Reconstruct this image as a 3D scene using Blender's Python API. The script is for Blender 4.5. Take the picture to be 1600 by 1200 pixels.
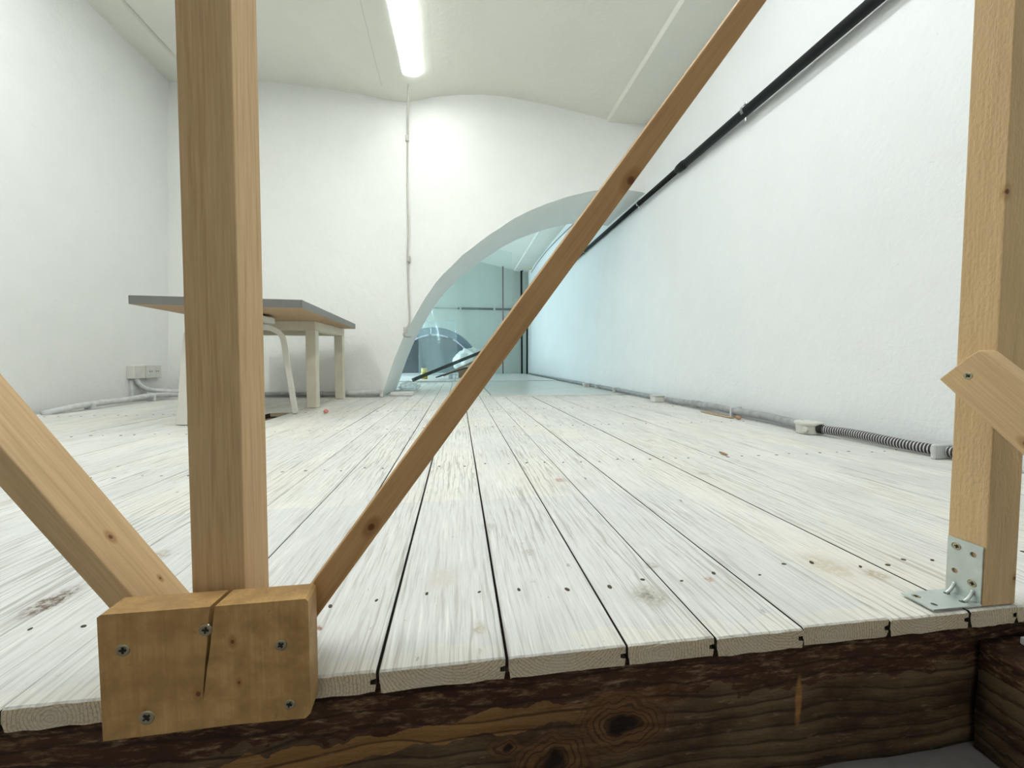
import bpy, bmesh, math, random
from mathutils import Vector, Matrix, noise as mnoise
for o in list(bpy.data.objects): bpy.data.objects.remove(o)
SC = bpy.context.scene
COL = SC.collection
PI = math.pi
R = random.Random(7)

# ------------------------------------------------------------------ camera, world, exposure
cam_data = bpy.data.cameras.new('camera'); cam = bpy.data.objects.new('camera', cam_data); COL.objects.link(cam)
cam_data.sensor_width = 36.0; cam_data.lens = 620.0 * 36.0 / 1600.0
cam_data.shift_y = -11.0 / 1600.0; cam_data.clip_start = 0.01
PITCH, YAW = math.radians(2.4013), math.radians(7.709)
cam.location = (0, 0, 0.28); cam.rotation_euler = (PI/2 - PITCH, 0, -YAW)
SC.camera = cam
w = bpy.data.worlds.new('world'); SC.world = w; w.use_nodes = True
w.node_tree.nodes['Background'].inputs[0].default_value = (0.75, 0.8, 0.85, 1)
w.node_tree.nodes['Background'].inputs[1].default_value = 0.5
SC.view_settings.view_transform = 'Standard'; SC.view_settings.look = 'None'
SC.view_settings.gamma = 1.0; SC.view_settings.use_curve_mapping = False
SC.view_settings.exposure = 0.46
LAMP_E = 13.0          # emission of the tube lamp in view
LAMP_E2 = 29.0         # the out-of-frame lamp above the table
FILL_E = 11.0         # unseen fill lamp added behind the viewpoint
WINDOW_E = 7.0         # daylight through the side window of the back room

# ------------------------------------------------------------------ helpers
def tag(o, label=None, cat=None, group=None, kind=None):
    if label: o['label'] = label
    if cat: o['category'] = cat
    if group: o['group'] = group
    if kind: o['kind'] = kind
    return o
def empty(name, loc=(0, 0, 0)):
    o = bpy.data.objects.new(name, None); COL.objects.link(o); o.location = loc; o.empty_display_size = 0.05
    return o
def link(name, me, mats, parent=None, smooth=False):
    for m in (mats if isinstance(mats, (list, tuple)) else [mats]): me.materials.append(m)
    if smooth:
        for p in me.polygons: p.use_smooth = True
    o = bpy.data.objects.new(name, me); COL.objects.link(o)
    if parent is not None:
        o.parent = parent; o.matrix_parent_inverse = parent.matrix_basis.inverted()
    return o
def bm_obj(name, bm, mats, parent=None, smooth=False):
    me = bpy.data.meshes.new(name); bm.normal_update(); bm.to_mesh(me); bm.free()
    return link(name, me, mats, parent, smooth)
def py_obj(name, v, f, mats, parent=None, smooth=False):
    me = bpy.data.meshes.new(name); me.from_pydata(v, [], f); me.update()
    return link(name, me, mats, parent, smooth)
def add_box(bm, x0, x1, y0, y1, z0, z1, bev=0.0, seg=1, M=None):
    r = bmesh.ops.create_cube(bm, size=1.0); vs = r['verts']
    for v in vs:
        v.co = Vector(((x0+x1)/2 + v.co.x*(x1-x0), (y0+y1)/2 + v.co.y*(y1-y0), (z0+z1)/2 + v.co.z*(z1-z0)))
    if bev > 0:
        es = list({e for v in vs for e in v.link_edges})
        r = bmesh.ops.bevel(bm, geom=es, offset=bev, segments=seg, profile=0.5, affect='EDGES')
        vs = list({v for f in r['faces'] for v in f.verts} | {v for v in vs if v.is_valid})
    if M is not None:
        for v in vs: v.co = M @ v.co
    return vs
def box_obj(name, x0, x1, y0, y1, z0, z1, m, parent=None, bev=0.001, seg=1):
    bm = bmesh.new(); add_box(bm, x0, x1, y0, y1, z0, z1, bev, seg)
    return bm_obj(name, bm, m, parent)
def add_tube(bm, pts, r, n=12, cap=True, rfun=None):
    pts = [Vector(p) for p in pts]; rings = []
    up = None
    for i, p in enumerate(pts):
        t = (pts[min(i+1, len(pts)-1)] - pts[max(i-1, 0)]).normalized()
        if up is None:
            up = Vector((0, 0, 1)) if abs(t.z) < 0.9 else Vector((1, 0, 0))
        a = up - t*up.dot(t)
        if a.length < 1e-6: a = Vector((1, 0, 0)) - t*t.x
        a.normalize(); up = a; b = t.cross(a)
        rr = rfun(i) if rfun else r
        rings.append([bm.verts.new(p + (a*math.cos(2*PI*k/n) + b*math.sin(2*PI*k/n))*rr) for k in range(n)])
    for i in range(len(rings)-1):
        for k in range(n):
            bm.faces.new((rings[i][k], rings[i][(k+1) % n], rings[i+1][(k+1) % n], rings[i+1][k]))
    if cap:
        bm.faces.new(list(reversed(rings[0]))); bm.faces.new(rings[-1])
def tube_obj(name, pts, r, m, parent=None, n=12, rfun=None):
    bm = bmesh.new(); add_tube(bm, pts, r, n, True, rfun)
    bmesh.ops.recalc_face_normals(bm, faces=bm.faces)
    return bm_obj(name, bm, m, parent, True)
def smooth_path(pts, sub=6):
    P = [Vector(p) for p in pts]; out = []
    for i in range(len(P)-1):
        p0, p1, p2, p3 = P[max(i-1, 0)], P[i], P[i+1], P[min(i+2, len(P)-1)]
        for s in range(sub):
            t = s/sub
            out.append(0.5*((2*p1) + (p2-p0)*t + (2*p0-5*p1+4*p2-p3)*t*t + (3*p1-p0-3*p2+p3)*t**3))
    out.append(P[-1]); return out
def add_lathe(bm, prof, n=24, M=None):
    rings = []
    for (r, z) in prof:
        if r < 1e-6: rings.append([bm.verts.new((0, 0, z))])
        else: rings.append([bm.verts.new((r*math.cos(2*PI*k/n), r*math.sin(2*PI*k/n), z)) for k in range(n)])
    for i in range(len(rings)-1):
        a, b = rings[i], rings[i+1]
        for k in range(n):
            k2 = (k+1) % n
            if len(a) == 1 and len(b) > 1: bm.faces.new((a[0], b[k2], b[k]))
            elif len(b) == 1 and len(a) > 1: bm.faces.new((a[k], a[k2], b[0]))
            elif len(a) > 1: bm.faces.new((a[k], a[k2], b[k2], b[k]))
    if M is not None:
        for rg in rings:
            for v in rg: v.co = M @ v.co
def interp(tab, x):
    if x <= tab[0][0]: return tab[0][1]
    for (a, b), (c, d) in zip(tab, tab[1:]):
        if x <= c: return b + (d-b)*(x-a)/(c-a)
    return tab[-1][1]
def frame_matrix(origin, xa, ya, za):
    M = Matrix.Identity(4)
    for i, a in enumerate((Vector(xa).normalized(), Vector(ya).normalized(), Vector(za).normalized())):
        M[0][i], M[1][i], M[2][i] = a
    M.translation = Vector(origin); return M

# ------------------------------------------------------------------ materials
class NT:
    def __init__(s, name):
        s.m = bpy.data.materials.new(name); s.m.use_nodes = True; s.t = s.m.node_tree
        s.b = s.t.nodes['Principled BSDF']; s.out = s.t.nodes['Material Output']
    def n(s, typ, **kw):
        nd = s.t.nodes.new(typ)
        for k, v in kw.items():
            if k.startswith('i_'): nd.inputs[k[2:].replace('_', ' ')].default_value = v
            else: setattr(nd, k, v)
        return nd
    def l(s, a, b): s.t.links.new(a, b)
    def coord(s, kind='Object'):
        return s.n('ShaderNodeTexCoord').outputs[kind]
    def pos(s): return s.n('ShaderNodeNewGeometry').outputs['Position']
    def mapping(s, vec, scale=(1, 1, 1), loc=(0, 0, 0)):
        m = s.n('ShaderNodeMapping'); m.inputs['Scale'].default_value = scale; m.inputs['Location'].default_value = loc
        s.l(vec, m.inputs['Vector']); return m.outputs[0]
    def noise(s, vec, scale, detail=3, rough=0.5, dist=0.0):
        m = s.n('ShaderNodeTexNoise'); m.inputs['Scale'].default_value = scale; m.inputs['Detail'].default_value = detail
        m.inputs['Roughness'].default_value = rough; m.inputs['Distortion'].default_value = dist
        s.l(vec, m.inputs['Vector']); return m.outputs['Fac']
    def ramp(s, fac, stops):
        r = s.n('ShaderNodeValToRGB'); e = r.color_ramp.elements
        while len(e) < len(stops): e.new(0.5)
        for i, (p, c) in enumerate(stops):
            e[i].position = p; e[i].color = (c, c, c, 1) if isinstance(c, (int, float)) else (*c, 1)
        s.l(fac, r.inputs[0]); return r.outputs[0]
    def mix(s, fac, a, b, mode='MIX'):
        m = s.n('ShaderNodeMix', data_type='RGBA', blend_type=mode)
        for sock, v in ((m.inputs[0], fac), (m.inputs[6], a), (m.inputs[7], b)):
            if hasattr(v, 'links'): s.l(v, sock)
            elif isinstance(v, (int, float)): sock.default_value = v
            else: sock.default_value = (*v, 1)
        return m.outputs[2]
    def math(s, op, a, b=0.0, c=0.0):
        m = s.n('ShaderNodeMath', operation=op)
        for i, v in enumerate((a, b, c)):
            if hasattr(v, 'links'): s.l(v, m.inputs[i])
            else: m.inputs[i].default_value = v
        return m.outputs[0]
    def vadd(s, a, b, op='ADD'):
        m = s.n('ShaderNodeVectorMath', operation=op)
        for i, v in enumerate((a, b)):
            if hasattr(v, 'links'): s.l(v, m.inputs[i])
            else: m.inputs[i].default_value = v
        return m.outputs[1 if op == 'DISTANCE' else 0]
    def sep(s, v):
        m = s.n('ShaderNodeSeparateXYZ'); s.l(v, m.inputs[0]); return m.outputs
    def spot(s, vec, c, r, scale=(1, 1, 1)):   # 1 at the centre, 0 beyond r
        v = s.mapping(vec, scale); cc = tuple(c[i]*scale[i] for i in range(3))
        d = s.vadd(v, cc, 'DISTANCE'); return s.ramp(s.math('DIVIDE', d, r), [(0.55, 1.0), (1.0, 0.0)])
    def bump(s, h, strength=0.3, dist=0.01):
        b = s.n('ShaderNodeBump'); b.inputs['Strength'].default_value = strength; b.inputs['Distance'].default_value = dist
        s.l(h, b.inputs['Height']); s.l(b.outputs[0], s.b.inputs['Normal'])
    def done(s, col=None, rough=0.6, metal=0.0, spec=0.5):
        if col is not None:
            if hasattr(col, 'links'): s.l(col, s.b.inputs['Base Color'])
            else: s.b.inputs['Base Color'].default_value = (*col, 1)
        if hasattr(rough, 'links'): s.l(rough, s.b.inputs['Roughness'])
        else: s.b.inputs['Roughness'].default_value = rough
        s.b.inputs['Metallic'].default_value = metal; s.b.inputs['Specular IOR Level'].default_value = spec
        return s.m

def simple(name, col, rough=0.5, metal=0.0, var=0.06, scale=20, bump=0.0):
    t = NT(name); c = t.coord(); n = t.noise(c, scale, 4)
    dark = tuple(x*(1-3*var) for x in col)
    if bump: t.bump(t.noise(c, scale*4, 3), bump, 0.002)
    return t.done(t.mix(t.ramp(n, [(0.3, 0.0), (0.75, 1.0)]), dark, col), rough, metal)

def plaster(name, base=(0.84, 0.85, 0.83), bs=0.28, marks=0.5, crack=None):
    t = NT(name); p = t.pos()
    big = t.noise(p, 1.1, 3); mid = t.noise(p, 7, 5, 0.6); fine = t.noise(p, 60, 4, 0.6)
    c = t.mix(t.ramp(big, [(0.3, 0.0), (0.7, 1.0)]), tuple(x*0.955 for x in base), base)
    c = t.mix(t.ramp(mid, [(0.35, 0.35), (0.6, 0.0)]), c, (base[0]*0.93, base[1]*0.935, base[2]*0.93))
    # small scratches and chips
    s1 = t.ramp(t.noise(t.mapping(p, (9, 9, 26)), 3.0, 6, 0.65, 1.2), [(0.67, 0.0), (0.72, marks)])
    c = t.mix(s1, c, (0.52, 0.52, 0.49))
    warm = t.ramp(t.noise(t.mapping(p, (1, 1, 1), (7, 3, 9)), 2.1, 4), [(0.66, 0.0), (0.8, 0.25)])
    c = t.mix(warm, c, (0.80, 0.74, 0.68))
    if crack:      # hairline crack running along the room: x0, y0, x1, y1
        x0, y0, x1, y1 = crack; xyz = t.sep(p)
        wob = t.math('MULTIPLY', t.math('SUBTRACT', t.noise(p, 6, 4), 0.5), 0.02)
        xc = t.math('ADD', t.math('MULTIPLY', t.math('SUBTRACT', xyz[1], y0), (x1-x0)/(y1-y0)), x0)
        dd = t.math('ABSOLUTE', t.math('SUBTRACT', t.math('ADD', xyz[0], wob), xc))
        m_ = t.math('MULTIPLY', t.ramp(t.math('DIVIDE', dd, 0.006), [(0.3, 0.35), (0.8, 0.0)]), t.math('MULTIPLY', t.math('GREATER_THAN', xyz[1], y0), t.math('LESS_THAN', xyz[1], y1)))
        c = t.mix(m_, c, (0.45, 0.45, 0.40))
    h = t.math('ADD', t.math('MULTIPLY', mid, 1.0), t.math('MULTIPLY', fine, 0.22))
    t.bump(t.math('SUBTRACT', h, t.math('MULTIPLY', s1, 0.6)), bs, 0.02)
    return t.done(c, 0.75, 0, 0.3)

def pine(name, base, dark, knots=(), line=1.0, rough=0.6, rotated=False, roughsawn=0.0, lines=55, mottle=0.0):
    """length of the timber runs along local Z"""
    t = NT(name); c = t.coord()
    v = t.mapping(c, (1, 1, 0.045), (R.random()*5, R.random()*5, R.random()*5))
    v = t.vadd(v, t.mapping(t.ncol(t.mapping(c, (1, 1, 0.35)), 9), (0.012, 0.012, 0)))
    g = t.ramp(t.noise(v, lines*4.2, 2.5, 0.6), [(0.36, 0.9), (0.46, 0.25), (0.60, 0.0)])
    base0 = base
    if mottle:
        base = t.mix(t.ramp(t.noise(c, 38, 5, 0.6), [(0.40, mottle), (0.62, 0.0)]), base, (0.33, 0.19, 0.075))
        base = t.mix(t.ramp(t.noise(t.mapping(c, (1, 1, 0.5), (2, 2, 2)), 85, 4, 0.6), [(0.66, 0.0), (0.72, 0.6)]), base, (0.22, 0.09, 0.03))
    fib = t.noise(t.mapping(c, (1, 1, 0.03)), 420, 3, 0.6)
    col = t.mix(t.math('MULTIPLY', g, 0.55*line), base, dark)
    col = t.mix(t.ramp(fib, [(0.35, 0.28), (0.65, 0.0)]), col, tuple(x*0.7 for x in dark))
    big = t.noise(t.mapping(c, (1, 1, 0.3)), 9, 3)
    col = t.mix(t.ramp(big, [(0.35, 0.35), (0.65, 0.0)]), col, tuple((a+b)/2 for a, b in zip(base0, dark)))
    for (k, r) in knots:
        col = t.mix(t.spot(c, k, r*2.2, (1, 1, 0.55)), col, dark)
        col = t.mix(t.spot(c, k, r, (1, 1, 0.8)), col, (0.16, 0.06, 0.02))
    h = t.math('ADD', fib, t.math('MULTIPLY', t.noise(t.mapping(c, (1, 1, 0.5)), 300, 2), roughsawn*3))
    t.bump(h, 0.25 + roughsawn, 0.0008)
    return t.done(col, rough, 0, 0.3)

def painted_planks():
    t = NT('white_washed_plank_paint'); p = t.pos()
    rnd = t.n('ShaderNodeObjectInfo').outputs['Random']
    cmb = t.n('ShaderNodeCombineXYZ'); t.l(t.math('MULTIPLY', rnd, 13.0), cmb.inputs[0]); t.l(t.math('MULTIPLY', rnd, 31.0), cmb.inputs[1])
    q = t.vadd(p, cmb.outputs[0])
    base = t.mix(rnd, (0.74, 0.73, 0.685), (0.81, 0.80, 0.755))
    tone = t.noise(t.mapping(q, (5, 1.2, 1)), 1.4, 4)
    col = t.mix(t.ramp(tone, [(0.38, 0.0), (0.62, 1.0)]), base, (0.67, 0.675, 0.65))
    # repainted, cooler grey-white patch on the boards near the edge; older cream paint right of it
    xyz = t.sep(p); nz = t.math('MULTIPLY', t.math('SUBTRACT', t.noise(t.mapping(p, (30, 30, 30)), 1, 3), 0.5), 0.03)
    yy = t.math('ADD', xyz[1], nz)
    m1 = t.math('LESS_THAN', yy, 0.79); m2 = t.math('LESS_THAN', t.math('ADD', xyz[0], nz), 0.462)
    m3 = t.math('GREATER_THAN', t.math('ADD', yy, t.math('MULTIPLY', nz, 0.5)), 0.382)
    m = t.math('MULTIPLY', t.math('MULTIPLY', m1, m2), t.math('MULTIPLY', m3, 0.8))
    col = t.mix(m, col, (0.67, 0.685, 0.675))
    cream = t.math('MULTIPLY', t.ramp(t.noise(t.mapping(p, (2.6, 1.5, 1), (3, 0, 0)), 1.2, 3), [(0.47, 0.0), (0.62, 0.6)]), t.math('SUBTRACT', 1.0, m))
    col = t.mix(cream, col, (0.76, 0.73, 0.645))
    # brush strokes / grain showing through
    wv = t.n('ShaderNodeTexWave', wave_type='BANDS', bands_direction='X')
    t.l(t.mapping(q, (1, 0.10, 1)), wv.inputs['Vector'])
    wv.inputs['Scale'].default_value = 26; wv.inputs['Distortion'].default_value = 9; wv.inputs['Detail'].default_value = 3
    wv.inputs['Detail Scale'].default_value = 1.6; wv.inputs['Detail Roughness'].default_value = 0.6
    st = t.noise(t.mapping(q, (150, 5.0, 1)), 1.0, 5, 0.65)
    st2 = t.noise(t.mapping(q, (420, 16, 1)), 1.0, 3, 0.6)
    amt = t.noise(t.mapping(q, (8, 2.5, 1)), 1.0, 3)
    l1 = t.math('MULTIPLY', t.ramp(wv.outputs['Fac'], [(0.0, 0.75), (0.2, 0.0)]), t.ramp(amt, [(0.42, 0.0), (0.6, 1.0)]))
    col = t.mix(l1, col, (0.38, 0.36, 0.31))
    l2 = t.math('MULTIPLY', t.ramp(st, [(0.54, 0.0), (0.66, 0.85)]), t.ramp(amt, [(0.30, 0.35), (0.58, 1.0)]))
    col = t.mix(l2, col, (0.36, 0.34, 0.30))
    col = t.mix(t.ramp(st2, [(0.46, 0.0), (0.72, 0.5)]), col, (0.42, 0.42, 0.39))
    lt = t.ramp(t.noise(t.mapping(q, (190, 7, 1), (9, 2, 0)), 1.0, 4, 0.6), [(0.56, 0.0), (0.7, 0.7)])
    col = t.mix(lt, col, (0.84, 0.84, 0.80))
    # chips down to the timber
    ch = t.ramp(t.noise(t.mapping(q, (60, 11, 1), (5, 5, 0)), 1.0, 5, 0.7), [(0.69, 0.0), (0.705, 0.9)])
    col = t.mix(ch, col, (0.20, 0.14, 0.09))
    sp = t.ramp(t.noise(t.mapping(q, (1, 0.45, 1)), 55, 4, 0.75), [(0.66, 0.0), (0.71, 0.6)])
    col = t.mix(sp, col, (0.30, 0.27, 0.23))
    sm = t.ramp(t.noise(t.mapping(p, (1, 0.6, 1)), 6, 5, 0.7), [(0.52, 0.0), (0.72, 0.35)])
    col = t.mix(sm, col, (0.50, 0.49, 0.45))
    # knots bleeding through
    for (x, y, r, sx, c) in [(-0.473, 0.52, .014, 0.5, (0.12, .07, .04)), (0.318, 0.458, .004, 1, (.35, .12, .04)), (0.235, 0.895, .012, 1, (.40, .27, .2)),
                          (0.225, 0.436, .019, 1, (.40, .38, .31)), (0.222, 0.437, .008, 1, (.22, .19, .14)), (0.541, 0.44, .012, 1, (.45, .38, .26)), (0.50, 0.47, .02, .7, (.56, .50, .38)),
                          (0.10, 0.56, .008, 1, (.45, .43, .38)), (-0.02, 0.51, .020, .9, (.60, .57, .52)), (-0.146, 0.43, .0035, 1, (.25, .1, .05)),
                          (0.02, 0.405, .007, 1, (.5, .45, .34)), (0.26, 0.50, .008, 1, (.42, .4, .34)), (-0.43, 0.62, .012, .6, (.4, .36, .3)), (0.60, 0.9, .012, 1, (.45, .4, .33)),
                          (0.05, 0.66, .012, 1, (.52, .5, .46)), (0.66, 1.3, .012, 1, (.5, .42, .34)), (-0.6, 1.15, .012, 1, (.4, .36, .3))]:
        pw = t.vadd(p, t.mapping(t.ncol(p, 75), (.016, .016, 0), (-.008, -.008, 0)))
        brk = t.ramp(t.noise(t.mapping(p, (1, 1, 1), (x*9, y*9, 0)), 170, 4, 0.7), [(0.42, 0.15), (0.55, 1.0)])
        f = t.math('MULTIPLY', t.spot(pw, (x, y, 0), r*1.25, (1, sx, 0)), brk)
        col = t.mix(t.math('MULTIPLY', t.spot(pw, (x, y, 0), r*1.9, (1, sx, 0)), 0.25), col, tuple((k_+0.55)/2 for k_ in c))
        col = t.mix(t.math('MULTIPLY', f, 0.9), col, c)
    h = t.math('ADD', t.math('MULTIPLY', st, -1.2), t.math('MULTIPLY', wv.outputs['Fac'], 0.4))
    t.bump(t.math('SUBTRACT', h, ch), 0.35, 0.0015)
    return t.done(col, 0.55, 0, 0.35)
def _ncol(s, vec, scale):
    m = s.n('ShaderNodeTexNoise'); m.inputs['Scale'].default_value = scale; s.l(vec, m.inputs['Vector']); return m.outputs['Color']
NT.ncol = _ncol

def end_grain():
    t = NT('weathered_end_grain'); c = t.coord(); rnd = t.n('ShaderNodeObjectInfo').outputs['Random']
    xyz = t.sep(c)
    cx = t.math('MULTIPLY', t.math('SUBTRACT', rnd, 0.5), 0.07)
    x = t.math('SUBTRACT', xyz[0], cx); z = t.math('ADD', t.math('MULTIPLY', xyz[2], 1.0), 0.012)
    cz = t.math('MULTIPLY', t.math('GREATER_THAN', rnd, 0.4), 0.045)
    z = t.math('SUBTRACT', z, cz)
    n = t.math('MULTIPLY', t.noise(c, 70, 3), 0.006)
    rr = t.math('ADD', t.math('SQRT', t.math('ADD', t.math('MULTIPLY', x, x), t.math('MULTIPLY', z, z))), n)
    w = t.math('SINE', t.math('MULTIPLY', rr, 2100.0))
    col = t.mix(t.ramp(w, [(0.45, 0.0), (0.95, 0.75)]), (0.66, 0.565, 0.40), (0.34, 0.265, 0.165))
    col = t.mix(t.ramp(t.noise(c, 420, 3, .7), [(0.52, 0.0), (0.64, 0.6)]), col, (0.20, 0.155, 0.10))
    col = t.mix(t.ramp(t.noise(c, 22, 3), [(0.45, 0.0), (0.65, 0.45)]), col, (0.56, 0.53, 0.46))
    t.bump(t.noise(c, 300, 3), 0.5, 0.001)
    return t.done(col, 0.8, 0, 0.2)

def old_beam():
    t = NT('dark_weathered_beam'); p = t.pos()
    v = t.mapping(p, (0.16, 1, 1))
    g = t.n('ShaderNodeTexWave', wave_type='BANDS', bands_direction='Z'); t.l(t.vadd(v, t.mapping(t.ncol(t.mapping(p, (1, 1, 1)), 7), (0, 0, 0.035))), g.inputs['Vector'])
    g.inputs['Scale'].default_value = 19; g.inputs['Distortion'].default_value = 3; g.inputs['Detail'].default_value = 4; g.inputs['Detail Scale'].default_value = 3
    big = t.noise(t.mapping(p, (0.6, 1, 1.4)), 14, 5, 0.6); fine = t.noise(t.mapping(p, (0.5, 1, 2)), 90, 5, 0.7)
    col = t.mix(t.ramp(big, [(0.38, 0.0), (0.6, 1.0)]), (0.058, 0.030, 0.016), (0.145, 0.098, 0.052))
    xyz = t.sep(p); nz = t.math('MULTIPLY', t.math('SUBTRACT', t.noise(p, 25, 4), 0.5), 0.06)
    # reddish bark-like upper half
    up = t.math('GREATER_THAN', t.math('ADD', xyz[2], nz), -0.070)
    col = t.mix(t.math('MULTIPLY', up, 0.75), col, t.mix(t.ramp(fine, [(0.5, 0.0), (0.66, 0.9)]), (0.050, 0.016, 0.008), (0.27, 0.16, 0.085)))
    # pale worn band
    zc = t.math('ADD', t.math('MULTIPLY', xyz[0], 0.06), -0.078)
    fade = t.ramp(xyz[0], [(0.0, 1.0), (0.26, 0.0)])
    band = t.math('ABSOLUTE', t.math('SUBTRACT', t.math('ADD', xyz[2], t.math('MULTIPLY', nz, 0.6)), zc))
    bm_ = t.math('MULTIPLY', t.math('LESS_THAN', band, 0.011), fade)
    col = t.mix(t.math('MULTIPLY', bm_, 0.75), col, (0.33, 0.17, 0.055))
    col = t.mix(t.ramp(g.outputs['Fac'], [(0.0, 0.7), (0.14, 0.0)]), col, (0.025, 0.012, 0.007))
    col = t.mix(t.ramp(fine, [(0.60, 0.0), (0.72, 0.55)]), col, (0.33, 0.24, 0.16))
    # resin run, knots
    run = t.spot(t.vadd(p, t.mapping(t.ncol(p, 90), (.004, 0, .01), (-.002, 0, -.005))), (0.366, 0.37, -0.092), 0.033, (6.5, 0, 1))
    col = t.mix(run, col, (0.34, 0.16, 0.055))
    pw = t.vadd(p, t.mapping(t.ncol(p, 45), (.022, 0, .022), (-.011, 0, -.011)))
    for (x, z, r) in [(0.165, -0.092, .016), (0.092, -0.120, .014), (0.045, -0.10, .005)]:
        dd = t.vadd(t.mapping(pw, (.65, 0, 1)), (x*.65, 0, z), 'DISTANCE')
        rg = t.math('MULTIPLY', t.ramp(t.math('SINE', t.math('MULTIPLY', dd, 1300.0)), [(0.3, 0.0), (0.8, 0.8)]), t.ramp(t.math('DIVIDE', dd, r*2.6), [(0.5, 1.0), (1.0, 0.0)]))
        col = t.mix(t.spot(pw, (x, .37, z), r*2.3, (.65, 0, 1)), col, (0.15, 0.075, 0.03))
        col = t.mix(rg, col, (0.05, 0.025, 0.012))
        col = t.mix(t.spot(pw, (x, .37, z), r, (.8, 0, 1)), col, (0.016, 0.008, 0.005))
    h = t.math('ADD', t.math('MULTIPLY', g.outputs['Fac'], 0.6), t.math('ADD', big, fine))
    t.bump(h, 0.7, 0.004)
    return t.done(col, 0.75, 0, 0.25)

M_wall = plaster('white_plaster')
M_wall_r = plaster('white_plaster_right', (0.82, 0.84, 0.84), 0.38, 0.6)
M_back = plaster('white_plaster_back', (0.85, 0.86, 0.83), 0.32, 0.4)
M_ceil = plaster('cream_ceiling_plaster', (0.80, 0.80, 0.73), 0.22, 0.25, (-0.505, 1.6, -0.527, 3.0))
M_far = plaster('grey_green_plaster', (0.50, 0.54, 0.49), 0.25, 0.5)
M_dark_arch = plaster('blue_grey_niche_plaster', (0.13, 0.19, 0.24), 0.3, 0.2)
M_plank = painted_planks(); M_end = end_grain(); M_beam = old_beam()
M_under = simple('dark_underfloor', (0.05, 0.03, 0.02), 0.9)
M_side = simple('dark_board_side', (0.045, 0.033, 0.022), 0.9)  # near-black colour for the sides and undersides of the floor boards
M_conc = simple('grey_concrete', (0.24, 0.225, 0.23), 0.85, 0, 0.05, 40, 0.3)
BASE, DARK = (0.68, 0.485, 0.265), (0.42, 0.25, 0.11)
M_post = pine('pine_post', BASE, DARK, [((0.021, 0.028, 0.193), .0022)], 1.0, lines=48)
M_post2 = pine('pine_post_rough', (0.70, 0.50, 0.27), (0.50, 0.32, 0.15), [((0.002, 0.0, 0.462), .0030), ((0.040, 0.0, 0.03), .0022)], 0.5, roughsawn=0.6, lines=20)
M_lath1 = pine('pine_lath', (0.70, 0.50, 0.28), DARK, [((0.02, 0.02, 0.12), .0022), ((0.02, 0.03, 0.065), .0014)], 0.6, lines=40)
M_lath2 = pine('pine_lath_darker', (0.60, 0.375, 0.165), (0.36, 0.19, 0.07), [((0.013, 0, 0.14), .0035), ((0.018, 0.0, 0.545), .0045)], 0.8, lines=30)
M_rail = pine('pine_rail', (0.70, 0.50, 0.275), (0.46, 0.29, 0.13), [((0.0, 0.010, 0.098), .0028)], 0.7, lines=50)
M_block = pine('pine_block', (0.58, 0.365, 0.145), (0.36, 0.20, 0.07), [((0.068, 0.0, 0.030), .0022), ((0.030, 0, 0.020), .0016), ((0.094, 0, 0.070), .0018), ((0.098, 0, .036), .0014)], 0.55, lines=34, mottle=0.9)
M_screw = simple('zinc_screw', (0.45, 0.40, 0.27), 0.35, 0.9)
M_black = simple('black_recess', (0.01, 0.009, 0.008), 0.7)
M_zinc = simple('galvanised_steel', (0.62, 0.68, 0.65), 0.38, 0.75, 0.05, 60)
M_pipe = simple('black_plastic_pipe', (0.004, 0.006, 0.007), 0.5); M_pipe.node_tree.nodes['Principled BSDF'].inputs['Specular IOR Level'].default_value = 0.25
M_clamp = simple('steel_clamp', (0.6, 0.62, 0.62), 0.3, 0.9)
M_cond = simple('grey_painted_conduit', (0.40, 0.41, 0.41), 0.5, 0, 0.12, 30)
M_condw = simple('white_painted_conduit', (0.66, 0.68, 0.67), 0.5, 0, 0.08, 30)
M_cabbox = simple('white_plastic_box', (0.68, 0.67, 0.62), 0.45, 0, 0.04)
M_flex = simple('corrugated_steel', (0.58, 0.58, 0.59), 0.35, 0.5)
M_cord = simple('grey_white_cord', (0.60, 0.58, 0.52), 0.6, 0, .08)
M_edge = simple('grey_edge_band', (0.20, 0.20, 0.19), 0.5, 0, 0.03)
M_top = simple('white_table_top', (0.75, 0.75, 0.73), 0.4)
M_chip = simple('chipboard_underside', (0.52, 0.36, 0.21), 0.75, 0, 0.08, 90)
M_cream = simple('cream_painted_wood', (0.72, 0.68, 0.55), 0.45, 0, 0.04, 14)
M_stool = simple('white_stool_lacquer', (0.75, 0.73, 0.66), 0.4, 0, 0.02)
M_sheet = simple('white_floor_sheet', (0.62, 0.64, 0.60), 0.28, 0, 0.05, 5)
M_nail = simple('rusty_nail', (0.07, 0.045, 0.03), 0.6, 0.3)
M_pink = simple('pink_rubber', (0.85, 0.28, 0.24), 0.5)
M_brown = simple('brown_chip', (0.42, 0.25, 0.13), 0.7)
M_red = simple('red_brown_pipe_paint', (0.17, 0.035, 0.035), 0.5)
M_card = simple('brown_cardboard', (0.36, 0.27, 0.18), 0.8)
M_bagw = simple('white_bag', (0.66, 0.74, 0.72), 0.5)
M_gold = simple('yellow_liquid', (0.55, 0.45, 0.06), 0.25)
M_lid = simple('pale_yellow_lid', (0.80, 0.72, 0.35), 0.4)
M_housing = simple('lamp_housing_grey', (0.62, 0.64, 0.63), 0.4)
def emit(name, col, e):
    t = NT(name); t.b.inputs['Base Color'].default_value = (0.8, 0.8, 0.8, 1)
    t.b.inputs['Emission Color'].default_value = (*col, 1); t.b.inputs['Emission Strength'].default_value = e
    return t.m
M_lamp = emit('lit_diffuser', (0.965, 1.0, 0.975), LAMP_E)
M_lamp2 = emit('lit_diffuser_b', (0.965, 1.0, 0.985), LAMP_E2)
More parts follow.
